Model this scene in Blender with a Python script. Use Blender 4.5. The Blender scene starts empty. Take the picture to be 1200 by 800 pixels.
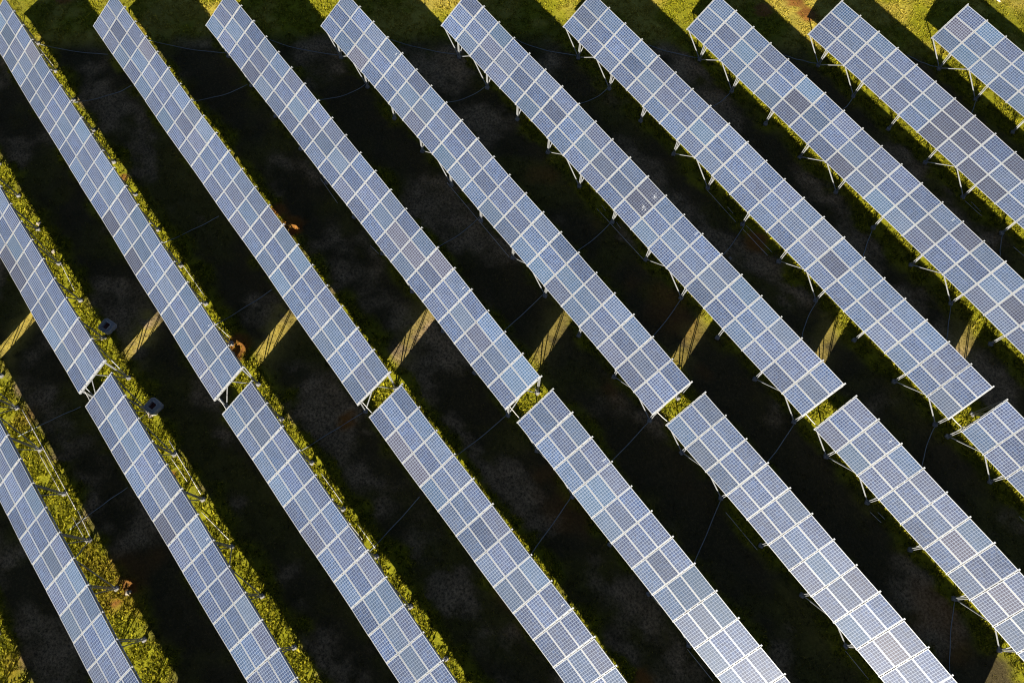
import bpy, bmesh, math, random
import numpy as np
from mathutils import Matrix, Vector

# ------------------------------------------------------------------ camera, world, sun, exposure
scene = bpy.context.scene
COL = scene.collection
cam_data = bpy.data.cameras.new("camera")
cam = bpy.data.objects.new("camera", cam_data)
COL.objects.link(cam)
R = np.array([[0.610406, 0.791971, -0.013647], [0.745418, -0.580182, -0.32824], [-0.267874, 0.190187, -0.944496]])
CP = (55.90168, 7.113, 44.87001)
M = Matrix.Identity(4)
for k in range(3):
    M[k][0], M[k][1], M[k][2], M[k][3] = R[0][k], -R[1][k], -R[2][k], CP[k]
cam.matrix_world = M
cam_data.sensor_fit = 'HORIZONTAL'
cam_data.sensor_width = 36.0
cam_data.lens = 36.0 * 889.54 / 1200.0
cam_data.clip_start = 0.5
cam_data.clip_end = 2000.0
scene.camera = cam

SUN_TO = Vector((1.0715, -1.53, 1.0)).normalized()      # direction towards the sun
SUN_EL = math.asin(SUN_TO.z)
world = bpy.data.worlds.new("World")
scene.world = world
world.use_nodes = True
wn = world.node_tree
wn.nodes.clear()
sky = wn.nodes.new('ShaderNodeTexSky')
sky.sky_type = 'NISHITA'
sky.sun_disc = False
sky.sun_elevation = SUN_EL
sky.sun_rotation = math.atan2(SUN_TO.x, SUN_TO.y)
sky.air_density = 0.42
sky.dust_density = 0.15
bg = wn.nodes.new('ShaderNodeBackground')
bg.inputs['Strength'].default_value = 0.05
wo = wn.nodes.new('ShaderNodeOutputWorld')
wn.links.new(sky.outputs[0], bg.inputs[0])
wn.links.new(bg.outputs[0], wo.inputs[0])

sun_data = bpy.data.lights.new("sun", 'SUN')
sun_data.energy = 5.0
sun_data.angle = math.radians(0.5)
sun_data.color = (1.0, 0.93, 0.82)
sun = bpy.data.objects.new("sun", sun_data)
COL.objects.link(sun)
sun.rotation_euler = SUN_TO.to_track_quat('Z', 'Y').to_euler()

scene.view_settings.view_transform = 'Standard'
scene.view_settings.look = 'None'
scene.view_settings.gamma = 1.0
scene.view_settings.use_curve_mapping = False
scene.view_settings.exposure = 0.85
scene.cycles.filter_width = 1.1
scene.cycles.use_denoising = True
scene.cycles.denoiser = 'OPENIMAGEDENOISE'
scene.cycles.denoising_input_passes = 'RGB_ALBEDO_NORMAL'
scene.cycles.denoising_prefilter = 'NONE'
scene.cycles.use_adaptive_sampling = False
scene.cycles.max_bounces = 6
scene.cycles.diffuse_bounces = 2

rng = np.random.default_rng(7)
random.seed(7)

# ------------------------------------------------------------------ terrain and layout of the plant
P = 1.70                     # module pitch along a table
W = 2.931                    # slope width of a table
TILT = 0.52207
CT, ST = math.cos(TILT), math.sin(TILT)
H0 = 1.846                   # height of a table's low edge
FRONT, REAR = 0.155, 2.414   # footings, measured across from the low edge
XC, YC = 37.0, 19.0

def soft(d, a=4.8, b=1.2):
    d = np.asarray(d, float)
    return np.where(np.abs(d) < a, d, np.sign(d) * (a + b * np.tanh((np.abs(d) - a) / b)))

def ground_z(x, y):
    dx, dy = soft((np.asarray(x, float) - XC) / 10), soft((np.asarray(y, float) - YC) / 10)
    return (0.1 * (0.00123 * dx**3 + 0.06672 * dx * dx * dy + 0.12721 * dx * dy * dy - 0.02826 * dy**3)
            - 0.07185 * dx * dx - 0.05844 * dx * dy - 0.07536 * dy * dy)

# name, start along the row, low edge across, extra height, yaw, columns, first footing index
TABLES = [
 ('T0', -10.95, -13.12, 0.05, 0.0, 21, 1),
 ('T1', -5.509, -6.592, 0.004, -0.0142, 21, 1), ('T2', -0.001, 0.0, -0.019, -0.1861, 21, 1),
 ('T3', 5.547, 6.516, 0.064, -0.1421, 21, 1), ('T4', 11.066, 13.067, 0.011, -0.0769, 21, 1),
 ('T5', 16.538, 19.558, 0.007, -0.0202, 21, 1), ('T6', 21.933, 26.294, 0.032, 0.0359, 21, 1),
 ('T7', 27.286, 33.045, -0.014, 0.0547, 21, 1), ('T8', 32.712, 39.831, -0.055, 0.0491, 21, 1),
 ('T9', 38.187, 46.551, -0.026, 0.0968, 21, 1), ('T10', 43.621, 53.446, -0.032, 0.0359, 21, 1),
 ('B0', 20.25, -19.75, 0.10, 0.0, 19, 1),
 ('B1', 25.692, -13.145, 0.118, 0.0159, 19, 1), ('B2', 31.196, -6.665, 0.025, -0.0152, 19, 1),
 ('B3', 36.788, -0.337, 0.073, 0.0021, 19, 1), ('B4', 42.294, 6.462, 0.102, 0.0692, 19, 1),
 ('B5', 47.829, 12.967, 0.148, 0.0102, 19, 1), ('B6', 53.184, 19.830, -0.049, 0.0574, 14, 1),
 ('B7', 58.618, 26.546, 0.022, 0.0754, 14, 1), ('B8', 63.948, 33.235, -0.007, 0.0123, 14, 0)]

# ------------------------------------------------------------------ helpers
def new_mesh_obj(name, verts, faces, mat, parent=None, smooth=False):
    me = bpy.data.meshes.new(name)
    me.from_pydata([tuple(v) for v in verts], [], faces)
    me.update()
    if mat: me.materials.append(mat)
    if smooth:
        me.polygons.foreach_set('use_smooth', [True] * len(me.polygons))
    o = bpy.data.objects.new(name, me)
    COL.objects.link(o)
    if parent is not None: o.parent = parent
    return o

class MB:
    def __init__(s): s.v, s.f = [], []
    def add(s, vs, fs):
        n = len(s.v); s.v += [tuple(map(float, v)) for v in vs]; s.f += [tuple(i + n for i in f) for f in fs]
    def box(s, c, e1, e2, e3):
        """box from centre and three half-axis vectors"""
        c, e1, e2, e3 = (np.asarray(a, float) for a in (c, e1, e2, e3))
        vs = [c + a * e1 + b * e2 + d * e3 for d in (-1, 1) for b in (-1, 1) for a in (-1, 1)]
        s.add(vs, [(0, 2, 3, 1), (4, 5, 7, 6), (0, 1, 5, 4), (2, 6, 7, 3), (0, 4, 6, 2), (1, 3, 7, 5)])
    def bar(s, a, b, w, d, up=(0, 0, 1)):
        a, b = np.asarray(a, float), np.asarray(b, float)
        ax = b - a; L = np.linalg.norm(ax); ax /= L
        up = np.asarray(up, float)
        side = np.cross(ax, up)
        if np.linalg.norm(side) < 1e-4: side = np.cross(ax, (1, 0, 0))
        side /= np.linalg.norm(side); u2 = np.cross(side, ax)
        s.box((a + b) / 2, ax * L / 2, side * w / 2, u2 * d / 2)
    def tube(s, pts, r, n=8, caps=True):
        pts = [np.asarray(p, float) for p in pts]; rings = []
        for i, p in enumerate(pts):
            t = pts[min(i + 1, len(pts) - 1)] - pts[max(i - 1, 0)]; t /= np.linalg.norm(t)
            a = np.cross(t, (0, 0, 1.0))
            if np.linalg.norm(a) < 1e-4: a = np.array([1.0, 0, 0])
            a /= np.linalg.norm(a); b = np.cross(a, t)
            rings.append([p + r * (math.cos(2 * math.pi * k / n) * a + math.sin(2 * math.pi * k / n) * b) for k in range(n)])
        vs = [v for rr in rings for v in rr]; fs = []
        for i in range(len(pts) - 1):
            for k in range(n):
                fs.append((i * n + k, i * n + (k + 1) % n, (i + 1) * n + (k + 1) % n, (i + 1) * n + k))
        if caps: fs += [tuple(range(n))[::-1], tuple((len(pts) - 1) * n + k for k in range(n))]
        s.add(vs, fs)
    def build(s, name, mat, parent=None, off=(0, 0, 0), smooth=False):
        off = np.asarray(off, float)
        return new_mesh_obj(name, [np.asarray(v) - off for v in s.v], s.f, mat, parent, smooth)

def tag(o, label=None, cat=None, group=None, kind=None):
    if label: o['label'] = label
    if cat: o['category'] = cat
    if group: o['group'] = group
    if kind: o['kind'] = kind
    return o

# lattice value noise
def vnoise(x, y, scale, seed):
    r = np.random.default_rng(seed); n = 256
    g = r.random((n, n))
    x = np.asarray(x, float) / scale + 1000.3; y = np.asarray(y, float) / scale + 1000.7
    xi, yi = np.floor(x).astype(int), np.floor(y).astype(int)
    fx, fy = x - xi, y - yi
    fx, fy = fx * fx * (3 - 2 * fx), fy * fy * (3 - 2 * fy)
    a, b = g[xi % n, yi % n], g[(xi + 1) % n, yi % n]
    c, d = g[xi % n, (yi + 1) % n], g[(xi + 1) % n, (yi + 1) % n]
    return (a * (1 - fx) + b * fx) * (1 - fy) + (c * (1 - fx) + d * fx) * fy

def fbm(x, y, scale, seed, octv=4):
    s, a, t = 0, 1.0, 0
    for k in range(octv):
        s = s + a * vnoise(x, y, scale / 2**k, seed + k); t += a; a *= 0.55
    return s / t

def sstep(a, b, x):
    t = np.clip((x - a) / (b - a), 0, 1); return t * t * (3 - 2 * t)

# ------------------------------------------------------------------ materials
def mat_new(name):
    m = bpy.data.materials.new(name); m.use_nodes = True
    nt = m.node_tree
    return m, nt, nt.nodes['Principled BSDF']

def ramp(nt, fac, stops):
    r = nt.nodes.new('ShaderNodeValToRGB')
    els = r.color_ramp.elements
    while len(els) < len(stops): els.new(0.5)
    for e, (p, c) in zip(els, stops):
        e.position = p; e.color = (*c, 1)
    nt.links.new(fac, r.inputs[0])
    return r.outputs[0]

def noise(nt, vec, scale, detail=4, rough=0.6):
    n = nt.nodes.new('ShaderNodeTexNoise')
    n.inputs['Scale'].default_value = scale; n.inputs['Detail'].default_value = detail; n.inputs['Roughness'].default_value = rough
    if vec is not None: nt.links.new(vec, n.inputs['Vector'])
    return n.outputs['Fac']

def math_node(nt, op, a, b=None, c=None):
    n = nt.nodes.new('ShaderNodeMath'); n.operation = op
    for i, v in enumerate((a, b, c)):
        if v is None: continue
        if isinstance(v, (int, float)): n.inputs[i].default_value = v
        else: nt.links.new(v, n.inputs[i])
    return n.outputs[0]

def mix_col(nt, fac, a, b, blend='MIX'):
    n = nt.nodes.new('ShaderNodeMix'); n.data_type = 'RGBA'; n.blend_type = blend
    for i, v in ((0, fac), (6, a), (7, b)):
        if isinstance(v, (int, float)): n.inputs[i].default_value = v
        elif isinstance(v, tuple): n.inputs[i].default_value = (*v, 1) if len(v) == 3 else v
        else: nt.links.new(v, n.inputs[i])
    return n.outputs[2]

def attr(nt, name, out='Fac'):
    a = nt.nodes.new('ShaderNodeAttribute'); a.attribute_name = name
    return a.outputs[out]

def simple(name, col, rough, metal=0.0, var=0.15, scale=6.0, bump=0.0):
    m, nt, b = mat_new(name)
    tc = nt.nodes.new('ShaderNodeTexCoord')
    f = noise(nt, tc.outputs['Object'], scale, 5, 0.65)
    lo = tuple(c * (1 - var) for c in col); hi = tuple(min(1, c * (1 + var)) for c in col)
    nt.links.new(ramp(nt, f, [(0.3, lo), (0.7, hi)]), b.inputs['Base Color'])
    b.inputs['Roughness'].default_value = rough; b.inputs['Metallic'].default_value = metal
    if bump:
        bp = nt.nodes.new('ShaderNodeBump'); bp.inputs['Strength'].default_value = bump; bp.inputs['Distance'].default_value = 0.02
        nt.links.new(f, bp.inputs['Height']); nt.links.new(bp.outputs[0], b.inputs['Normal'])
    return m

M_FRAME = simple('anodised_aluminium', (0.43, 0.43, 0.42), 0.42, 0.25, 0.05, 9)
M_STEEL = simple('galvanised_steel', (0.40, 0.41, 0.41), 0.5, 0.2, 0.10, 14)
M_CONC = simple('weathered_concrete', (0.36, 0.34, 0.31), 0.9, 0, 0.25, 7, 0.4)
M_BOXC = simple('grey_concrete_box', (0.42, 0.42, 0.41), 0.9, 0, 0.2, 5, 0.3)
M_LID = simple('rusty_lid', (0.24, 0.08, 0.06), 0.8, 0, 0.4, 10)
M_PVC = simple('white_plastic_pipe', (0.72, 0.70, 0.64), 0.5, 0, 0.12, 3)
M_CABLE = simple('grey_cable_sheath', (0.30, 0.34, 0.35), 0.6, 0, 0.1, 3)
M_DROP_STREAK = simple('bird_lime_and_streaks', (0.55, 0.57, 0.58), 0.8, 0, 0.1, 20)
M_ROCK = simple('pale_stone', (0.42, 0.36, 0.28), 0.9, 0, 0.25, 8, 0.5)

def cell_material():
    m, nt, b = mat_new('polycrystalline_cells')
    L = nt.links
    tc = nt.nodes.new('ShaderNodeTexCoord')
    oi = nt.nodes.new('ShaderNodeObjectInfo')
    sep = nt.nodes.new('ShaderNodeSeparateXYZ'); L.new(tc.outputs['Object'], sep.inputs[0])
    px, py = 1.575 / 10, 0.894 / 6
    def cellpos(v, n, pitch):
        a = math_node(nt, 'DIVIDE', v, pitch)
        a = math_node(nt, 'ADD', a, 100.0 + (0.5 if n % 2 else 0.0))
        fr = math_node(nt, 'FRACT', a)
        return a, math_node(nt, 'ABSOLUTE', math_node(nt, 'SUBTRACT', fr, 0.5)), fr
    ax, dx, fx = cellpos(sep.outputs[0], 10, px)
    ay, dy, fy = cellpos(sep.outputs[1], 6, py)
    # crystal grain and per-cell tone
    comb = nt.nodes.new('ShaderNodeCombineXYZ')
    L.new(math_node(nt, 'FLOOR', ax), comb.inputs[0]); L.new(math_node(nt, 'FLOOR', ay), comb.inputs[1]); L.new(oi.outputs['Random'], comb.inputs[2])
    wn_ = nt.nodes.new('ShaderNodeTexWhiteNoise'); wn_.noise_dimensions = '3D'; L.new(comb.outputs[0], wn_.inputs['Vector'])
    vo = nt.nodes.new('ShaderNodeTexVoronoi'); vo.inputs['Scale'].default_value = 28; L.new(tc.outputs['Object'], vo.inputs['Vector'])
    sc = nt.nodes.new('ShaderNodeSeparateColor'); L.new(oi.outputs['Color'], sc.inputs[0])
    # object colour: red channel = brown share, green = brightness, blue = teal share
    blue = ramp(nt, wn_.outputs['Value'], [(0.0, (0.006, 0.021, 0.073)), (0.6, (0.011, 0.032, 0.104)), (1.0, (0.021, 0.053, 0.148))])
    grain = ramp(nt, vo.outputs['Color'], [(0.2, (0.85, 0.85, 0.85)), (0.8, (1.15, 1.15, 1.15))])
    c = mix_col(nt, 1.0, blue, grain, 'MULTIPLY')
    c = mix_col(nt, sc.outputs[0], c, (0.046, 0.036, 0.052))
    c = mix_col(nt, sc.outputs[2], c, (0.036, 0.092, 0.150))
    # silver bus bars (run along the module) and white backsheet between the cells
    bus = math_node(nt, 'LESS_THAN', math_node(nt, 'ABSOLUTE', math_node(nt, 'SUBTRACT', math_node(nt, 'ABSOLUTE', math_node(nt, 'SUBTRACT', fy, 0.5)), 0.2)), 0.012)
    c = mix_col(nt, math_node(nt, 'MULTIPLY', bus, 0.7), c, (0.34, 0.38, 0.45))
    gx = math_node(nt, 'GREATER_THAN', dx, 0.5 - GAPX); gy = math_node(nt, 'GREATER_THAN', dy, 0.5 - GAPY)
    gap = math_node(nt, 'MAXIMUM', gx, gy)
    # outside the cell field: backsheet border
    ox = math_node(nt, 'GREATER_THAN', math_node(nt, 'ABSOLUTE', sep.outputs[0]), 1.575 / 2)
    oy = math_node(nt, 'GREATER_THAN', math_node(nt, 'ABSOLUTE', sep.outputs[1]), 0.894 / 2)
    gap = math_node(nt, 'MAXIMUM', gap, math_node(nt, 'MAXIMUM', ox, oy))
    c = mix_col(nt, gap, c, (0.28, 0.33, 0.42))
    # dust film, uneven over the whole plant
    geo = nt.nodes.new('ShaderNodeNewGeometry')
    dn = noise(nt, geo.outputs['Position'], 1.3, 6, 0.7)
    low_edge = math_node(nt, 'MULTIPLY', math_node(nt, 'SUBTRACT', 0.5, math_node(nt, 'DIVIDE', sep.outputs[1], 0.9)), 0.09)
    dust = ramp(nt, math_node(nt, 'ADD', dn, low_edge), [(0.38, (0.02,) * 3), (0.64, (0.10,) * 3), (0.80, (0.24,) * 3)])
    c = mix_col(nt, dust, c, (0.20, 0.23, 0.29))
    br = nt.nodes.new('ShaderNodeHueSaturation'); L.new(c, br.inputs['Color'])
    L.new(math_node(nt, 'MULTIPLY', sc.outputs[1], 2.0), br.inputs['Value'])
    L.new(br.outputs[0], b.inputs['Base Color'])
    b.inputs['Roughness'].default_value = 0.22
    b.inputs['IOR'].default_value = 1.5; b.inputs['Specular IOR Level'].default_value = 0.30
    L.new(math_node(nt, 'ADD', math_node(nt, 'MULTIPLY', dn, 0.25), 0.30), b.inputs['Roughness'])
    return m
GAPX, GAPY = 0.062, 0.058
M_CELL = cell_material()

def veg_material(name, blades):
    m, nt, b = mat_new(name)
    L = nt.links
    geo = nt.nodes.new('ShaderNodeNewGeometry')
    pos = geo.outputs['Position']
    f1 = noise(nt, pos, 6.5, 8, 0.78); f2 = noise(nt, pos, 0.7, 5, 0.6)
    if blades:
        rnd = attr(nt, 'tone')
    else:
        rnd = f1
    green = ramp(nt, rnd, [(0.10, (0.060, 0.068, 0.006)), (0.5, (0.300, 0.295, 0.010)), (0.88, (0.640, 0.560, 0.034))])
    dry_shade = ramp(nt, rnd, [(0.10, (0.050, 0.038, 0.014)), (0.5, (0.085, 0.066, 0.026)), (0.88, (0.240, 0.180, 0.075))])  # withered growth between rows, colour darkened to deepen the cast shade
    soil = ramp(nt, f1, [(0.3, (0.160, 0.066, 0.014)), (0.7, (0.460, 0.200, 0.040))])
    c = mix_col(nt, attr(nt, 'green'), dry_shade, green)
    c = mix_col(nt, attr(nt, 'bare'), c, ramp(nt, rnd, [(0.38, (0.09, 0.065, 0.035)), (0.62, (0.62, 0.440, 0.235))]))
    c = mix_col(nt, attr(nt, 'lit_straw'), c, ramp(nt, rnd, [(0.2, (0.38, 0.29, 0.035)), (0.8, (0.88, 0.68, 0.14))]))  # bright tan colour, sunlight in the gap slits put into it
    c = mix_col(nt, attr(nt, 'soil'), c, soil)
    if not blades:
        c = mix_col(nt, ramp(nt, f2, [(0.4, (0.0,) * 3), (0.75, (0.3,) * 3)]), c, (0.045, 0.036, 0.020))
        bp = nt.nodes.new('ShaderNodeBump'); bp.inputs['Strength'].default_value = 0.9; bp.inputs['Distance'].default_value = 0.08
        L.new(f1, bp.inputs['Height']); L.new(bp.outputs[0], b.inputs['Normal'])
    L.new(c, b.inputs['Base Color'])
    b.inputs['Roughness'].default_value = 0.85
    b.inputs['Specular IOR Level'].default_value = 0.15
    if blades:      # thin leaves let sunlight through
        tr = nt.nodes.new('ShaderNodeBsdfTranslucent'); L.new(c, tr.inputs['Color'])
        mx = nt.nodes.new('ShaderNodeMixShader'); mx.inputs[0].default_value = 0.40
        L.new(b.outputs[0], mx.inputs[1]); L.new(tr.outputs[0], mx.inputs[2])
        L.new(mx.outputs[0], nt.nodes['Material Output'].inputs['Surface'])
    return m
M_GROUND = veg_material('grassy_soil', False)
M_GRASS = veg_material('grass_leaves', True)

# ------------------------------------------------------------------ ground
DIRT = [(32.9, 2.3, 1.0), (27.83, 9.47, 0.95), (41.34, -10.19, 0.6), (41.7, -11.2, 0.45), (62.91, 9.87, 0.7), (36.2, 49.3, 0.9),
        (37.31, -4.9, 0.3), (33.9, 46.9, 0.7), (34.6, 49.4, 0.8), (26.0, 9.6, 0.7), (47.6, 33.2, 0.9), (41.0, 5.0, 0.7), (16.9, 2.4, 0.4), (-1.0, 6.2, 0.8)]
BARE = [(31.8, 8.9, 1.6), (39.7, 3.8, 1.7), (29.4, 23.6, 1.3), (51.2, 33.2, 1.5), (54.9, 44.9, 1.3), (42.7, 28.0, 1.3), (64.8, 28.6, 1.3), (32.3, 34.7, 1.2),
        (25.0, 8.8, 1.0), (31.9, 5.0, 1.0), (50.9, 10.3, 1.4), (55.5, 28.5, 1.0), (48.9, 45.6, 1.2), (46.3, 8.7, 1.2), (51.4, -3.5, 1.3), (52.5, 4.4, 1.0), (47.4, 39.6, 1.2), (56.8, 37.5, 1.2)]
STRIP = []   # the sunlit gap strips: tan grass, brightened in colour for the sun on it
for a in range(-1, 8):
    u_end = 30.3 + 5.45 * a + 0.3
    STRIP.append((u_end, -6.6 + 6.63 * a))

def veg_masks(x, y):
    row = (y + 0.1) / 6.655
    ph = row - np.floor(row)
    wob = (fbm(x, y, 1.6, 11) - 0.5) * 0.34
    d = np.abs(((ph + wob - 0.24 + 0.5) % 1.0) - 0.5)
    green = 1 - sstep(0.17, 0.33, d)  # green where sun reaches the ground; elsewhere shade is put into the colour
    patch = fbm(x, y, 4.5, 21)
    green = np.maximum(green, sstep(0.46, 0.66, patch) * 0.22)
    # beyond the head of the upper tables the sward is open grass
    head = -0.0 + (x - 0.82 * y)      # start line of the upper tables: x = 0.82 y
    open_ = 1 - sstep(-1.5, 0.8, head)
    og = sstep(0.30, 0.62, fbm(x, y, 3.0, 31)) * 0.25 + 0.75
    green = green * (1 - open_) + og * open_
    # the far corner of the lower tables: dry tussocks
    foot = sstep(77.0, 79.5, x + 0.1 * (26 - y) - 0.82 * (y - 19.8) + 0)
    green = green * (1 - foot) + 0.35 * foot
    # sunlit slits between the blocks, the sunlight added as brighter colour
    lit_straw = sstep(0.40, 0.66, fbm(x, y, 2.4, 33)) * open_ * 0.7
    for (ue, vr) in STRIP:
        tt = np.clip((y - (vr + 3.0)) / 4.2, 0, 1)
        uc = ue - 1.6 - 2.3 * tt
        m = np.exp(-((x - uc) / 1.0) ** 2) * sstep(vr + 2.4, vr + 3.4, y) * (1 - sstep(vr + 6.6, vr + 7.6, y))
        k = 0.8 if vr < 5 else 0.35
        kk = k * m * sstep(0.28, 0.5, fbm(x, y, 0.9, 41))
        green = green * (1 - kk); lit_straw = np.maximum(lit_straw, kk)
    soil = np.zeros_like(green)
    n = fbm(x, y, 0.8, 51)
    for (a, b_, r) in DIRT:
        dd = np.hypot(x - a, y - b_) / r + (n - 0.5) * 1.1
        soil = np.maximum(soil, 1 - sstep(0.65, 1.1, dd))
    soil = np.maximum(soil, sstep(0.70, 0.80, fbm(x, y, 6.0, 61)) * 0.4 * (1 - open_))
    bare = sstep(0.54, 0.72, fbm(x, y, 3.6, 91)) * (1 - open_) * sstep(0.2, 0.3, d)
    for (a, b_, r) in BARE:
        bare = np.maximum(bare, 1 - sstep(0.5, 1.25, np.hypot((x - a) / 1.4, y - b_) / (1.2 * r) + (fbm(x, y, 1.1, 95) - 0.5) * 2.4))
    bare = bare * sstep(0.20, 0.30, d)
    return np.clip(green * (1 - bare), 0, 1), np.clip(soil, 0, 1), np.clip(bare * (0.2 + 1.3 * fbm(x, y, 0.5, 97)), 0, 1) * (1 - lit_straw), lit_straw

HOLLOW = [(27.83, 9.55, 0.55, 0.45), (32.9, 2.4, 0.65, 0.22), (41.34, -10.1, 0.42, 0.28)]     # dug-out or washed-out earth: x, y, radius, depth
def micro(x, y):
    z = (fbm(x, y, 1.4, 71, 3) - 0.5) * 0.10
    for (a, b_, r) in DIRT:
        if (a, b_) not in ((27.83, 9.47), (32.9, 2.3), (41.34, -10.19)):
            z = z + 0.10 * np.exp(-(np.hypot(x - a, y - b_) / (0.6 * r)) ** 2)
    for (a, b_, r, d) in HOLLOW:
        z = z - d * (1 - sstep(0.35, 1.25, np.hypot(x - a, y - b_) / r))
    return z

def build_ground():
    gx = np.concatenate([np.linspace(-520, -30, 26)[:-1], np.arange(-30, 106, 0.32), np.linspace(106.4, 600, 26)])
    gy = np.concatenate([np.linspace(-560, -42, 26)[:-1], np.arange(-42, 88, 0.32), np.linspace(88.4, 600, 26)])
    X, Y = np.meshgrid(gx, gy, indexing='ij')
    Z = ground_z(X, Y) + micro(X, Y)
    nx, ny = X.shape
    me = bpy.data.meshes.new('ground')
    co = np.stack([X, Y, Z], -1).reshape(-1, 3)
    idx = np.arange(nx * ny).reshape(nx, ny)
    q = np.stack([idx[:-1, :-1], idx[1:, :-1], idx[1:, 1:], idx[:-1, 1:]], -1).reshape(-1, 4)
    me.vertices.add(len(co)); me.vertices.foreach_set('co', co.ravel())
    me.loops.add(q.size); me.loops.foreach_set('vertex_index', q.ravel())
    me.polygons.add(len(q)); me.polygons.foreach_set('loop_start', np.arange(0, q.size, 4))
    me.update(calc_edges=True)
    me.polygons.foreach_set('use_smooth', np.ones(len(q), bool))
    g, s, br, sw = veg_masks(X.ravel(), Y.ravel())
    for nm, dat in (('green', g), ('soil', s), ('bare', br), ('lit_straw', sw)):
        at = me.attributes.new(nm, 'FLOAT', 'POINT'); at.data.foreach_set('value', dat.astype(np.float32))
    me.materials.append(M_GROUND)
    o = bpy.data.objects.new('ground', me); COL.objects.link(o)
    tag(o, 'dark grassy earth under and between the solar tables', 'ground', kind='structure')
build_ground()

def build_grass():
    poly = np.array([(-4.8, 2.1), (44.8, 64.2), (75.9, 26.5), (41.4, -18.4)])
    ctr = poly.mean(0); poly = ctr + (poly - ctr) * 1.10
    n = GRASS_N
    a, b_ = rng.random(n), rng.random(n)
    p = (poly[0] * ((1 - a) * (1 - b_))[:, None] + poly[1] * ((1 - a) * b_)[:, None] + poly[2] * (a * b_)[:, None] + poly[3] * (a * (1 - b_))[:, None])
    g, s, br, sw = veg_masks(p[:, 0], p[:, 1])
    clump = fbm(p[:, 0], p[:, 1], 0.55, 81, 3)
    keep = rng.random(n) < np.clip((0.30 + 0.75 * g) * (1 - 0.9 * s) * (1 - 0.6 * br) * sstep(0.28, 0.55, clump) * 1.25, 0, 1)
    p, g, s, br, sw = p[keep], g[keep], s[keep], br[keep], sw[keep]; n = len(p)
    K = 4
    p = np.repeat(p, K, 0); g = np.repeat(g, K); s = np.repeat(s, K); br = np.repeat(br, K); sw = np.repeat(sw, K)
    base_t = np.repeat(rng.random(n), K)
    m = len(p)
    p = p + rng.normal(0, 0.035, (m, 2))
    az = rng.random(m) * 2 * math.pi
    ln = (0.09 + 0.13 * rng.random(m)) * (0.65 + 0.5 * g)
    mown = 1 - sstep(-1.5, 0.8, p[:, 0] - 0.82 * p[:, 1])      # shorter, finer sward beyond the head of the tables
    ln = ln * (1 - 0.2 * mown)
    wd = ln * (0.16 + 0.20 * rng.random(m)) * (0.6 + 0.6 * g)
    el = np.radians(12 + 55 * rng.random(m))
    z = ground_z(p[:, 0], p[:, 1]) + micro(p[:, 0], p[:, 1])
    base = np.column_stack([p, z - 0.01])
    d = np.column_stack([np.cos(az) * np.cos(el), np.sin(az) * np.cos(el), np.sin(el)])
    side = np.column_stack([-np.sin(az), np.cos(az), np.zeros(m)])
    v0 = base - side * (wd * 0.25)[:, None]; v1 = base + side * (wd * 0.25)[:, None]
    mid = base + d * (ln * 0.6)[:, None]
    v2 = mid + side * (wd * 0.5)[:, None]; v5 = mid - side * (wd * 0.5)[:, None]
    v3 = base + d * ln[:, None] + np.column_stack([d[:, 0], d[:, 1], -0.4 * np.ones(m)]) * (ln * 0.18)[:, None]
    co = np.stack([v0, v1, v2, v3, v5], 1).reshape(-1, 3)
    q = np.arange(m)[:, None] * 5 + np.array([0, 1, 2, 3, 4])[None]
    me = bpy.data.meshes.new('grass')
    me.vertices.add(len(co)); me.vertices.foreach_set('co', co.ravel())
    me.loops.add(q.size); me.loops.foreach_set('vertex_index', q.ravel())
    me.polygons.add(m); me.polygons.foreach_set('loop_start', np.arange(0, q.size, 5))
    me.update(calc_edges=True)
    tone = np.clip(0.55 * base_t + 0.45 * rng.random(m), 0, 1); tone = tone * (1 - 0.25 * mown) + 0.8 * 0.25 * mown
    g2 = np.clip(g + rng.normal(0, 0.18, m), 0, 1)
    for nm, dat in (('green', g2), ('soil', s * 0.5), ('bare', br * 0.7), ('lit_straw', sw * 0.9), ('tone', tone)):
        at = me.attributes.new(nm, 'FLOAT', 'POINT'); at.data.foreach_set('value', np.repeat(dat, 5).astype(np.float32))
    me.materials.append(M_GRASS)
    o = bpy.data.objects.new('grass', me); COL.objects.link(o)
    tag(o, 'short weeds and grass growing below and between the tables', 'grass', kind='stuff')
GRASS_N = 260000
build_grass()

# ------------------------------------------------------------------ one of each repeated part
ML, MW = 1.655, 0.967          # module outline
FL, FS = 0.025, 0.024         # frame lip at the long and the short sides
def ring_mesh(name):
    mb = MB(); hx, hy = ML / 2, MW / 2; zt, zb = 0.004, -0.040
    c = (zt + zb) / 2; h = (zt - zb) / 2
    mb.box((0, hy - FL / 2, c), (hx, 0, 0), (0, FL / 2, 0), (0, 0, h))
    mb.box((0, -hy + FL / 2, c), (hx, 0, 0), (0, FL / 2, 0), (0, 0, h))
    for sx in (-1, 1):
        mb.box((sx * (hx - FS / 2), 0, c), (FS / 2, 0, 0), (0, hy - FL, 0), (0, 0, h))
    me = bpy.data.meshes.new(name); me.from_pydata(mb.v, [], mb.f); me.materials.append(M_FRAME); me.update()
    return me
def slab_mesh(name):
    mb = MB(); mb.box((0, 0, -0.011), (ML / 2 - FS, 0, 0), (0, MW / 2 - FL, 0), (0, 0, 0.010))
    me = bpy.data.meshes.new(name); me.from_pydata(mb.v, [], mb.f); me.materials.append(M_CELL); me.update()
    return me
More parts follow.
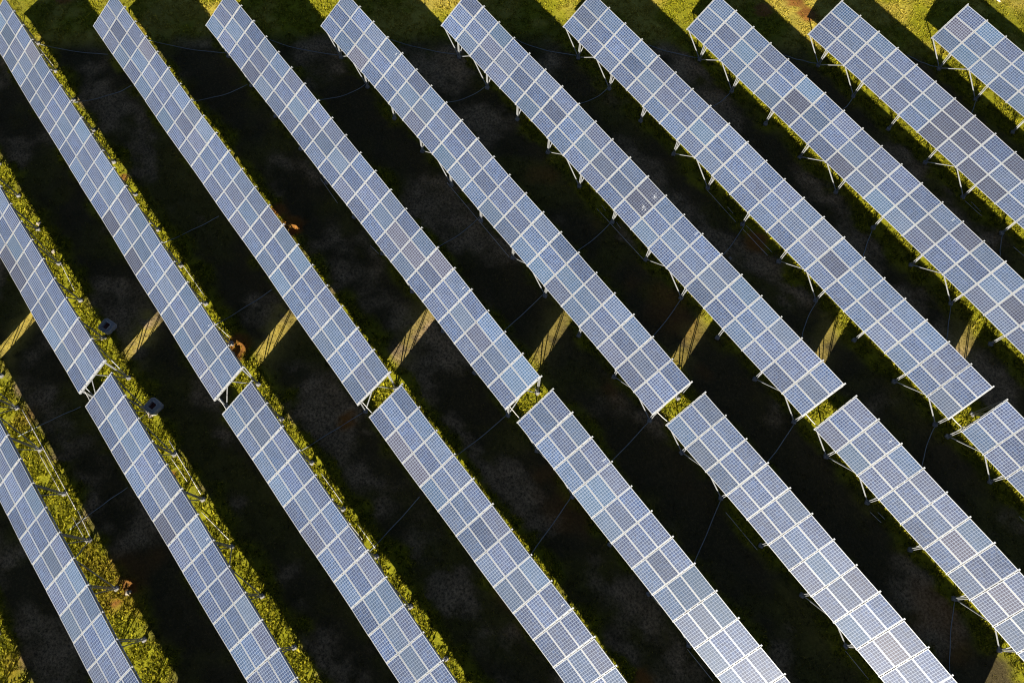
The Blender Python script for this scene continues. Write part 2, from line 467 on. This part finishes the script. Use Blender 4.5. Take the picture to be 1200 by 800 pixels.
def rafter_mesh(name):
    mb = MB(); a, b_ = -0.04, W + 0.105
    mb.box((0, (a + b_) / 2, -0.043), (0.042, 0, 0), (0, (b_ - a) / 2, 0), (0, 0, 0.0025))     # top flange
    for sx in (-1, 1):
        mb.box((sx * 0.039, (a + b_) / 2, -0.093), (0.003, 0, 0), (0, (b_ - a) / 2, 0), (0, 0, 0.047))
    for yy in np.linspace(0.25, W - 0.25, 6):     # module clamps in the gap
        mb.box((0, yy, -0.018), (0.018, 0, 0), (0, 0.03, 0), (0, 0, 0.0225))
    me = bpy.data.meshes.new(name); me.from_pydata(mb.v, [], mb.f); me.materials.append(M_STEEL); me.update()
    return me
def footing_mesh(name):
    bm = bmesh.new()
    bmesh.ops.create_cube(bm, size=1.0)
    bmesh.ops.scale(bm, vec=(0.27, 0.27, 0.34), verts=bm.verts)
    bmesh.ops.bevel(bm, geom=list(bm.edges), offset=0.03, segments=2, affect='EDGES')
    for v in bm.verts: v.co += Vector((random.uniform(-1, 1), random.uniform(-1, 1), random.uniform(-1, 1))) * 0.006
    bmesh.ops.translate(bm, vec=(0, 0, -0.03), verts=bm.verts)
    me = bpy.data.meshes.new(name); bm.to_mesh(me); bm.free(); me.materials.append(M_CONC)
    return me
SLAB, RING, RAFTER, FOOT = slab_mesh('solar_panel'), ring_mesh('panel_frame'), rafter_mesh('rafter'), footing_mesh('footing')
proto_panel = bpy.data.objects.new('solar_panel', SLAB)
proto_ring = bpy.data.objects.new('panel_frame', RING)
proto_rafter = bpy.data.objects.new('rafter', RAFTER)
proto_foot = bpy.data.objects.new('footing', FOOT)

DARK = {('T9', 6, 2), ('T9', 6, 1), ('T9', 6, 0), ('T9', 7, 2), ('T9', 7, 1), ('T9', 9, 2), ('T8', 8, 0), ('T8', 5, 1), ('T8', 13, 2), ('T8', 16, 1),
        ('T9', 9, 0), ('T9', 8, 0), ('T6', 11, 2), ('T6', 11, 1), ('B2', 5, 0), ('T2', 12, 0), ('T2', 14, 0), ('T1', 15, 0), ('T1', 14, 0)}
BROWN = {('T2', 3, 2), ('T3', 3, 2), ('T5', 2, 0), ('T4', 13, 1), ('T4', 14, 1), ('T4', 15, 2), ('B7', 5, 1), ('B7', 7, 1), ('B6', 9, 1), ('B4', 2, 0), ('B4', 1, 0), ('T10', 0, 1)}
LIGHT = {('T8', 5, 2), ('B5', 3, 1), ('T5', 14, 0), ('T4', 20, 1), ('T3', 15, 0), ('B1', 8, 2), ('T2', 8, 2), ('T10', 1, 2)}
STREAK = {('T3', 2, 2), ('T5', 3, 2), ('T7', 3, 2), ('T7', 5, 2), ('B2', 6, 2), ('B2', 3, 2), ('B3', 6, 2), ('B4', 8, 2), ('B5', 2, 2), ('B6', 2, 2), ('T6', 13, 2), ('T8', 12, 2), ('T2', 18, 2), ('T4', 16, 2), ('B7', 1, 2)}
DROP = {('T6', 11, 2), ('T6', 11, 1)}

def table_frame(T):
    name, u0, v0, z0, yaw, N, first = T
    def low(i):
        u = u0 + P * i; v = v0 + yaw * 0.1 * P * (i - 10)
        # small unevenness of the hand-set frames
        v += 0.030 * math.sin(i * 0.9 + u0 * 3.1) * math.sin(i * 0.37 + u0)
        dz = 0.030 * math.sin(i * 0.7 + u0 * 5.3) * math.sin(i * 0.23 + u0 * 1.7)
        return np.array([u, v, H0 + z0 + dz + float(ground_z(u, v + 1.3))])
    def basis(i):
        e1 = low(i + 0.5) - low(i - 0.5); e1 /= np.linalg.norm(e1)
        e2 = np.array([0, CT, ST]); e2 = e2 - e1 * e1.dot(e2); e2 /= np.linalg.norm(e2)
        return e1, e2, np.cross(e1, e2)
    return low, basis

def mat4(e1, e2, e3, o):
    m = Matrix.Identity(4)
    for k in range(3):
        m[k][0], m[k][1], m[k][2], m[k][3] = e1[k], e2[k], e3[k], o[k]
    return m

UP_LABEL = {
 'T0': 'long tilted solar table standing outside the edge of the upper block',
 'T1': 'leftmost solar table of the upper block, a grey concrete box behind it',
 'T2': 'second upper solar table from the left, orange earth behind its lower end',
 'T3': 'third upper solar table from the left, a lit orange earth hollow behind its middle',
 'T4': 'fourth upper solar table from the left, three brownish panels near its middle',
 'T5': 'fifth upper solar table from the left, one reddish brown panel near its top',
 'T6': 'solar table with two dark panels spattered white, in the middle of the upper block',
 'T7': 'fourth upper solar table from the right, all its front footings in view',
 'T8': 'third solar table from the right in the upper block, scattered single dark panels',
 'T9': 'second solar table from the right in the upper block, a cluster of dark panels',
 'T10': 'rightmost upper solar table, on the sunny grass of the top corner',
 'B0': 'solar table of the lower block mostly hidden outside its edge',
 'B1': 'leftmost solar table of the lower block with white pipes on the weeds behind it',
 'B2': 'lower solar table with one dark purple panel and a concrete box behind its head',
 'B3': 'third lower solar table from the left, weeds and pipes behind it',
 'B4': 'fourth lower solar table from the left, without dark or pale blue panels',
 'B5': 'fifth lower solar table from the left, with one pale blue panel',
 'B6': 'third lower solar table from the right, footings showing along its low edge',
 'B7': 'second lower solar table from the right, with brownish panels',
 'B8': 'rightmost solar table of the lower block, only its head in view at the edge'}

def build_table(T):
    name, u0, v0, z0, yaw, N, first = T
    low, basis = table_frame(T)
    mid = low(N / 2) + np.array([0, 1.3, 0]); mid[2] = float(ground_z(mid[0], mid[1]))
    root = bpy.data.objects.new('solar_table', None); COL.objects.link(root)
    root.empty_display_size = 0.5
    root.location = mid
    tag(root, UP_LABEL[name], 'solar table', 'tilted solar tables in two blocks of parallel rows')
    rt = Matrix.Translation(-Vector(mid))
    lr = np.random.default_rng(abs(hash_name(name)))
    # panels
    for i in range(N):
        e1, e2, e3 = basis(i + 0.5); o0 = low(i + 0.5)
        for j in range(3):
            c = o0 + e2 * (0.967 / 2 + j * (W - 0.967) / 2)
            # each module sits a touch differently
            t = lr.normal(0, 0.007, 2)
            f1 = e1 + e3 * t[0]; f2 = e2 + e3 * t[1]; f3 = np.cross(f1, f2)
            pn = proto_panel.copy(); COL.objects.link(pn); pn.parent = root
            pn.matrix_local = rt @ mat4(f1 / np.linalg.norm(f1), f2 / np.linalg.norm(f2), f3 / np.linalg.norm(f3), c)
            key = (name, i, j)
            brown = max(0.0, min(0.5, lr.normal(0.15, 0.16))); bright = 0.5 + lr.normal(0, 0.055); teal = max(0.0, min(0.55, lr.normal(0.08, 0.20)))
            if key in DARK: brown, bright, teal = 0.55, 0.36, 0.0; pn['label'] = 'dark panel'
            if key in BROWN: brown, bright, teal = 0.80, 0.54, 0.0; pn['label'] = 'brownish panel'
            if key in LIGHT: brown, bright, teal = 0.0, 0.58, 0.5; pn['label'] = 'pale blue panel'
            pn.color = (brown, bright, teal, 1)
            fr = proto_ring.copy(); COL.objects.link(fr); fr.parent = pn
            if key in STREAK:  # narrow white streak in short thin pieces
                mb = MB(); x0 = 0.38 + 0.25 * lr.random(); y0 = 0.05 + 0.12 * lr.random(); L_ = 0.16 + 0.14 * lr.random()
                n_ = 6
                for q_ in range(n_):
                    y = y0 + L_ * q_ / n_
                    mb.box((x0 + lr.normal(0, 0.004), y + L_ / n_ / 2, 0.0015), (0.012 + 0.006 * lr.random(), 0, 0), (0, L_ / n_ / 2 * 0.97, 0), (0, 0, 0.001))
                mb.build('white_streak', M_DROP_STREAK, pn)
            if key in DROP:
                mb = MB()
                for q_ in range(46):
                    a, r = lr.random() * 6.28, abs(lr.normal(0, 0.14))
                    x, y = 0.42 + 1.5 * r * math.cos(a) * 0.8, -0.02 + r * math.sin(a)
                    if abs(x) > 0.72 or abs(y) > 0.40: continue
                    rr = 0.006 + 0.018 * lr.random() ** 2; k = 9
                    ring = [(x + rr * (0.7 + 0.6 * lr.random()) * math.cos(2 * math.pi * h / k), y + rr * (0.7 + 0.6 * lr.random()) * math.sin(2 * math.pi * h / k), 0.0012 + 0.0001 * q_) for h in range(k)]
                    mb.add(ring, [tuple(range(k))])
                mb.build('white_spatter', M_DROP_STREAK, pn)
    # rafters at every joint, poking out past the high edge
    for i in range(N + 1):
        e1, e2, e3 = basis(i)
        ra = proto_rafter.copy(); COL.objects.link(ra); ra.parent = root
        ra.matrix_local = rt @ mat4(e1, e2, e3, low(i))
    # rails along the row below the rafters
    for s in (0.22, 1.05, 1.88, W - 0.10):
        mb = MB()
        for i in range(N):
            a = low(i) + basis(i)[1] * s + basis(i)[2] * -0.175; b_ = low(i + 1) + basis(i + 1)[1] * s + basis(i + 1)[2] * -0.175
            mb.bar(a, b_, 0.05, 0.066, up=basis(i)[2])
        mb.build('rail', M_STEEL, root, mid)
    # footings, posts and braces
    pat = {k for c in range(-1, N + 4, 6) for k in (c,)}
    for i in range(first, N + 1, 2):
        e1, e2, e3 = basis(i); lo = low(i)
        for side, fv in (('front', FRONT), ('rear', REAR)):
            u, v = lo[0], lo[1] + fv
            gz = float(ground_z(u, v))
            fo = proto_foot.copy(); COL.objects.link(fo); fo.parent = root
            fo.matrix_local = rt @ Matrix.Translation((u, v, gz)) @ Matrix.Rotation(lr.normal(0.0, 0.25) + (0.5 if side == 'front' else 0), 4, 'Z')
            s_top = fv / CT
            top = lo + e2 * s_top + e3 * -0.142
            base = np.array([u, v, gz + 0.13])
            mb = MB()
            for sx in (-0.055, 0.055):
                mb.bar(base + (sx, 0, 0), top + e1 * sx, 0.035, 0.06, up=(0, 1, 0))
            mb.box(base + (0, 0, 0.008), (0.09, 0, 0), (0, 0.09, 0), (0, 0, 0.008))
            mb.build(side + '_post', M_STEEL, root, mid)
            # diagonal in the plane of the rafter, to its middle
            s_mid = 1.25 if side == 'front' else 1.70
            tm = lo + e2 * s_mid + e3 * -0.142
            mb = MB(); mb.bar(base + (0, 0.03 if side == 'front' else -0.03, 0.03), tm, 0.045, 0.045)
            mb.build('diagonal_brace', M_STEEL, root, mid)
            # braces along the row: pairs of footings lean to the joint between them
            targets = []
            m6 = i % 6 if first == 1 else (i + 1) % 6
            if m6 in (1,) : targets = [i + 1]
            if m6 == 3: targets = [i - 1]
            if i == first and first == 1: targets = [i - 1, i + 1]
            for k in targets:
                if not 0 <= k <= N: continue
                s_b = 0.10 if side == 'front' else W - 0.12
                tgt = low(k) + basis(k)[1] * s_b + basis(k)[2] * -0.16
                mb = MB(); dx = 0.07 if k > i else -0.07
                mb.bar(base + (dx, 0, 0.04), tgt, 0.05, 0.05)
                mb.build('row_brace', M_STEEL, root, mid)
    return root

def hash_name(s):
    return sum((k + 3) * 131 * ord(c) for k, c in enumerate(s)) % 100000

for T in TABLES: build_table(T)

# ------------------------------------------------------------------ link pipes between the two blocks
TD = {t[0]: t for t in TABLES}
ORD = ['first', 'second', 'third', 'fourth', 'fifth', 'sixth', 'seventh', 'eighth', 'ninth', 'tenth']
for k in range(1, 8):
    ta, tb = TD['T%d' % k], TD['B%d' % (k + 1)]
    la, ba = table_frame(ta); lb, bb = table_frame(tb)
    a = la(21) + ba(21)[1] * 0.22 + ba(21)[2] * -0.25 + (-0.25, 0, 0)
    b_ = lb(0) + bb(0)[1] * 0.22 + bb(0)[2] * -0.25 + (0.25, 0, 0)
    m_ = (a + b_) / 2 + np.array([0, 0, -0.07])
    ob = MB(); ob.tube([a, a * .6 + m_ * .4, m_, m_ * .4 + b_ * .6, b_], 0.026)
    tag(ob.build('link_pipe', M_PVC), 'thin white pipe bridging the gap below the %s upper table' % ORD[k - 1], 'pipe', 'pipes bridging the gaps between table ends')

# ------------------------------------------------------------------ grey cables crossing the dark ground from row to row
CABLES = [('head', 1, 0, [(1.35, 2.54), (3.67, 3.98), (6.51, 6.41)]), ('shoulder', 1, 0, [(8.98, 2.87), (9.96, 4.88), (10.29, 6.5)]),
 ('head', 2, 0, [(7.45, 9.46), (10.14, 11.32), (12.4, 13.34)]), ('shoulder', 2, 0, [(14.58, 9.41), (15.53, 11.31), (15.89, 13.12)]),
 ('head', 3, 0, [(13.41, 16.44), (15.59, 17.7), (18.13, 19.79)]), ('shoulder', 3, 0, [(20.41, 16.48), (21.21, 18.14), (21.37, 19.72)]),
 ('head', 4, 0, [(19.5, 23.53), (21.63, 24.94), (23.39, 26.41)]), ('shoulder', 4, 0, [(26.36, 23.49), (26.85, 24.92), (26.88, 26.49)]),
 ('head', 5, 0, [(25.31, 30.7), (27.06, 31.69), (28.81, 33.2)]), ('shoulder', 5, 0, [(32.12, 30.73), (32.41, 32.05), (32.25, 33.28)]),
 ('head', 6, 0, [(31.05, 37.78), (32.61, 38.7), (34.27, 40.03)]), ('shoulder', 6, 0, [(37.96, 38.04), (37.97, 39.01), (37.76, 39.95)]),
 ('head', 7, 0, [(38.14, 45.37), (38.92, 45.91), (39.84, 46.65)]), ('shoulder', 7, 0, [(43.63, 45.44), (43.5, 46.11), (43.23, 46.74)]),
 ('head', 8, 0, [(43.92, 52.81), (44.67, 53.18), (45.27, 53.63)]), ('shoulder', 8, 0, [(49.31, 52.49), (49.04, 53.1), (48.73, 53.55)]),
 ('middle', 1, 0, [(23.37, 2.6), (23.69, 4.28), (23.93, 6.09)]), ('lower half', 1, 0, [(30.64, 2.38), (30.77, 4.23), (30.81, 6.09)]),
 ('middle', 3, 0, [(35.05, 16.41), (35.16, 18.07), (34.96, 19.76)]), ('lower half', 3, 0, [(42.32, 16.26), (42.13, 17.98), (41.89, 19.69)]),
 ('middle', 4, 0, [(40.88, 23.69), (40.82, 25.04), (40.59, 26.48)]), ('lower half', 4, 0, [(48.27, 23.59), (47.93, 25.03), (47.46, 26.54)]),
 ('middle', 5, 0, [(46.81, 30.93), (46.56, 31.93), (46.1, 33.29)]), ('lower half', 5, 0, [(53.93, 30.92), (53.35, 31.95), (52.88, 33.27)]),
 ('middle', 6, 0, [(52.35, 38.16), (51.96, 38.89), (51.47, 39.9)]), ('lower half', 6, 0, [(59.65, 38.1), (59.01, 38.98), (58.28, 40.04)]),
 ('middle', 7, 0, [(57.87, 45.35), (57.45, 45.93), (56.93, 46.72)]),
 ('head', 0, 1, [(29.36, -10.23), (29.63, -8.86), (29.94, -7.5)]), ('shoulder', 0, 1, [(36.26, -10.16), (36.24, -8.81), (36.26, -7.48)]),
 ('head', 2, 1, [(40.93, 2.64), (41.07, 4.34), (41.22, 6.17)]), ('head', 3, 1, [(46.84, 9.4), (46.83, 11.07), (46.71, 12.97)]),
 ('shoulder', 2, 1, [(48.15, 2.39), (47.81, 4.3), (47.46, 6.01)]), ('shoulder', 3, 1, [(53.93, 9.4), (53.42, 11.25), (52.86, 13.16)]),
 ('shoulder', 4, 1, [(59.95, 16.46), (59.28, 17.92), (58.37, 19.83)]), ('head', 4, 1, [(52.71, 16.49), (52.51, 18.0), (52.25, 19.71)]),
 ('head', 5, 1, [(58.4, 23.74), (58.13, 24.99), (57.73, 26.44)]), ('head', 6, 1, [(64.17, 30.87), (63.51, 32.04), (63.04, 33.24)]),
 ('lower half', 5, 1, [(72.83, 23.76), (71.74, 25.02), (70.59, 26.64)])]
for place, k, blk, pts in CABLES:
    (ax, ay), (bx, by), (cx, cy) = pts
    pp = []
    # carry on under the neighbouring table to its rear footing
    for t in np.linspace(-0.45, 1.0, 22):
        l0 = (t - .5) * (t - 1) / .5; l1 = t * (t - 1) / -.25; l2 = t * (t - .5) / .5
        x = ax * l0 + bx * l1 + cx * l2; y = ay * l0 + by * l1 + cy * l2
        w = 0.008 * math.sin(t * 9 + k)
        pp.append((x + w, y, float(ground_z(x, y)) + 0.075 + 0.02 * math.sin(t * 13 + k * 2)))
    mb = MB(); mb.tube(pp, 0.024, 6)
    blkname = 'upper' if blk == 0 else 'lower'
    lab = 'thin grey cable between the %s and %s %s tables, near their %s' % (ORD[k - 1] if k else 'leftmost', ORD[k] if k else 'second', blkname, {'head': 'head', 'shoulder': 'second footing', 'middle': 'middle', 'lower half': 'lower half'}[place])
    tag(mb.build('cable', M_CABLE, smooth=True), lab, 'cable', 'cables laid across the ground from row to row')

# ------------------------------------------------------------------ white conduit pipes lying along the footings
RODS = [('fifth upper table, in its lower half', [(31.53, 19.59), (38.51, 19.53)], .035), ('fourth upper table, in shade', [(25.87, 13.04), (28.21, 12.91)], .03),
 ('fourth upper table, a short piece', [(32.17, 12.87), (33.03, 12.97)], .03), ('spattered upper table, the longest piece', [(39.23, 26.29), (44.14, 26.32)], .035),
 ('spattered upper table, a short piece', [(40.81, 26.67), (41.32, 26.6)], .03), ('spattered upper table, a stub nearest the dark panels', [(39.24, 26.72), (39.76, 26.66)], .025),
 ('seventh upper table, a long piece', [(42.55, 33.09), (45.61, 32.97)], .03), ('seventh upper table, a short piece', [(44.43, 33.3), (45.04, 33.27)], .03),
 ('seventh upper table, outer of a pair', [(46.26, 32.98), (48.65, 32.95)], .035), ('seventh upper table, inner of a pair', [(46.21, 33.34), (48.64, 33.34)], .035),
 ('ninth upper table, outer of two', [(53.77, 46.56), (55.25, 46.6)], .03), ('ninth upper table, inner of two', [(54.06, 46.84), (55.0, 46.8)], .03),
 ('ninth upper table, at the picture edge', [(58.05, 46.53), (58.95, 46.6)], .03), ('fifth lower table, in its lower half', [(63.22, 12.9), (65.28, 12.94)], .03),
 ('sixth lower table, beside its third footing', [(59.06, 19.6), (61.73, 19.61)], .03), ('seventh lower table, outer of a short pair', [(64.22, 26.33), (65.02, 26.42)], .03),
 ('seventh lower table, inner of a short pair', [(64.49, 26.69), (65.01, 26.73)], .03), ('sixth lower table, lowest piece', [(68.65, 19.79), (70.45, 19.77)], .03),
 ('seventh lower table, in deep shade near its head', [(64.99, 29.38), (66.4, 29.34)], .025), ('eighth lower table, at the edge', [(69.76, 33.17), (70.17, 33.22)], .03),
 ('leftmost lower table, the longest sunlit piece', [(27.72, -10.54), (31.62, -10.54), (35.49, -10.57)], .05), ('leftmost lower table, outer lower piece', [(35.6, -10.51), (37.51, -10.62)], .045),
 ('leftmost lower table, inner upper piece', [(30.74, -10.89), (33.98, -10.87)], .035), ('leftmost lower table, inner lower piece', [(35.77, -10.94), (37.7, -10.94)], .035),
 ('second lower table, outer sunlit piece', [(35.33, -4.08), (39.37, -4.16)], .05), ('second lower table, inner sunlit piece', [(36.32, -4.51), (38.2, -4.43)], .045),
 ('second lower table, lowest sunlit piece', [(40.31, -4.64), (42.66, -4.16)], .045), ('leftmost upper table, sunlit', [(19.88, -4.07), (22.48, -4.24)], .04),
 ('second upper table, long sunlit piece', [(25.21, 2.37), (28.38, 2.4)], .04), ('second upper table, piece beside the orange earth', [(30.29, 1.94), (31.94, 2.25)], .045),
 ('second upper table, near its head', [(1.35, 2.54), (4.51, 2.7)], .035), ('third lower table, outer sunlit piece', [(45.48, 1.85), (47.42, 1.99)], .04),
 ('third lower table, inner sunlit piece', [(46.59, 2.25), (48.27, 2.31)], .04), ('third lower table, piece nearer its head', [(42.78, 2.18), (45.02, 2.22)], .04)]
for where, pts, r in RODS:
    pp = []
    for (a, b_) in zip(pts[:-1], pts[1:]):
        for t in np.linspace(0, 1, 6):
            x = a[0] + (b_[0] - a[0]) * t; y = a[1] + (b_[1] - a[1]) * t
            if pp and abs(x - pp[-1][0]) < 1e-6: continue
            pp.append((x, y, float(ground_z(x, y)) + 0.045 + r + 0.01 * math.sin(7 * t)))
    mb = MB(); mb.tube(pp, r * 0.5, 8)
    side = 'behind' if 'sunlit' in where or where.startswith('leftmost') or where.startswith('second') else 'before'
    tag(mb.build('conduit_pipe', M_PVC, smooth=True), ('white pipe on the ground %s the %s' % (side, where)).replace('picture edge', 'edge of view'), 'pipe', 'white conduit pipes lying along the footings')

# ------------------------------------------------------------------ concrete cable boxes
def cable_box(x, y, rot, label):
    z = float(ground_z(x, y))
    root = bpy.data.objects.new('cable_box', None); COL.objects.link(root); root.location = (x, y, z); root.rotation_euler = (0, 0, rot)
    tag(root, label, 'concrete box', 'concrete cable boxes')
    n, outer, inner = 8, 0.44, 0.20
    def ring(r, zz, cut):
        pts = []
        for sx, sy in ((1, 1), (-1, 1), (-1, -1), (1, -1)):
            a, b_ = (sx * r, sy * (r - cut)), (sx * (r - cut), sy * r)
            pts += [a, b_] if sx * sy > 0 else [b_, a]
        return [(p[0], p[1], zz) for p in pts]
    rs = [ring(outer, -0.1, 0.14), ring(outer, 0.36, 0.14), ring(outer - 0.03, 0.39, 0.13), ring(inner + 0.05, 0.39, 0.05), ring(inner + 0.03, 0.44, 0.05), ring(inner, 0.44, 0.04), ring(inner, 0.22, 0.04)]
    vs = [v for r in rs for v in r]; fs = []
    for a in range(len(rs) - 1):
        for k in range(n): fs.append((a * n + k, a * n + (k + 1) % n, (a + 1) * n + (k + 1) % n, (a + 1) * n + k))
    new_mesh_obj('box_shell', vs, fs, M_BOXC, root)
    lid = ring(inner - 0.002, 0.25, 0.04)
    lid_o = MB(); lid_o.box((0, 0, 0.235), (inner - .01, 0, 0), (0, inner - .01, 0), (0, 0, .012)); lid_o.box((0, 0, 0.262), (0.07, 0, 0), (0, 0.012, 0), (0, 0, 0.014))
    lid_o.build('lid', M_LID, root)
cable_box(26.32, -3.62, 0.35, 'grey concrete cable box with a dark lid behind the leftmost upper table')
cable_box(32.91, -3.78, 0.25, 'grey concrete cable box with a dark lid behind the head of the second lower table')

# ------------------------------------------------------------------ stones lying about
def stone(x, y, r, label, seed):
    bm = bmesh.new(); bmesh.ops.create_icosphere(bm, subdivisions=3, radius=r)
    rr = np.random.default_rng(seed); ph = rr.random(9) * 6
    for v in bm.verts:
        d = v.co.normalized(); k = 1 + 0.18 * math.sin(d.x * 4 + ph[0]) + 0.15 * math.sin(d.y * 5 + ph[1]) + 0.1 * math.sin(d.z * 7 + ph[2] + d.x * 3)
        v.co = v.co * k; v.co.z *= 0.6
    me = bpy.data.meshes.new('stone'); bm.to_mesh(me); bm.free(); me.materials.append(M_ROCK)
    o = bpy.data.objects.new('stone', me); COL.objects.link(o); o.location = (x, y, float(ground_z(x, y)) + float(micro(x, y)) + r * 0.3)
    tag(o, label, 'stone', 'stones on the ground')
stone(33.05, 1.75, 0.22, 'pale stone on the orange earth behind the second upper table', 1)
stone(41.6, -10.35, 0.18, 'pale stone on the bare orange earth behind the leftmost lower table', 2)
stone(26.75, -4.25, 0.14, 'pale stone in the weeds below the upper concrete box', 3)
stone(33.2, -4.25, 0.16, 'pale stone in the weeds below the lower concrete box', 4)
stone(47.3, 30.9, 0.10, 'small reddish stone in shade beside the seventh upper table', 5)
stone(16.2, -4.0, 0.16, 'pale stone in the weeds high up behind the leftmost upper table', 6)
stone(18.9, -4.1, 0.13, 'small pale stone in the weeds midway behind the leftmost upper table', 7)

def white_peg():
    x, y = 43.6, 62.2
    z = float(ground_z(x, y)); mb = MB()
    mb.tube([(x - 0.3, y, z + 0.12), (x, y + 0.05, z + 0.14), (x + 0.3, y + 0.12, z + 0.10)], 0.05, 8)
    tag(mb.build('plastic_pipe', M_PVC), 'short white pipe offcut lying in the sunny grass of the top corner', 'pipe')
white_peg()
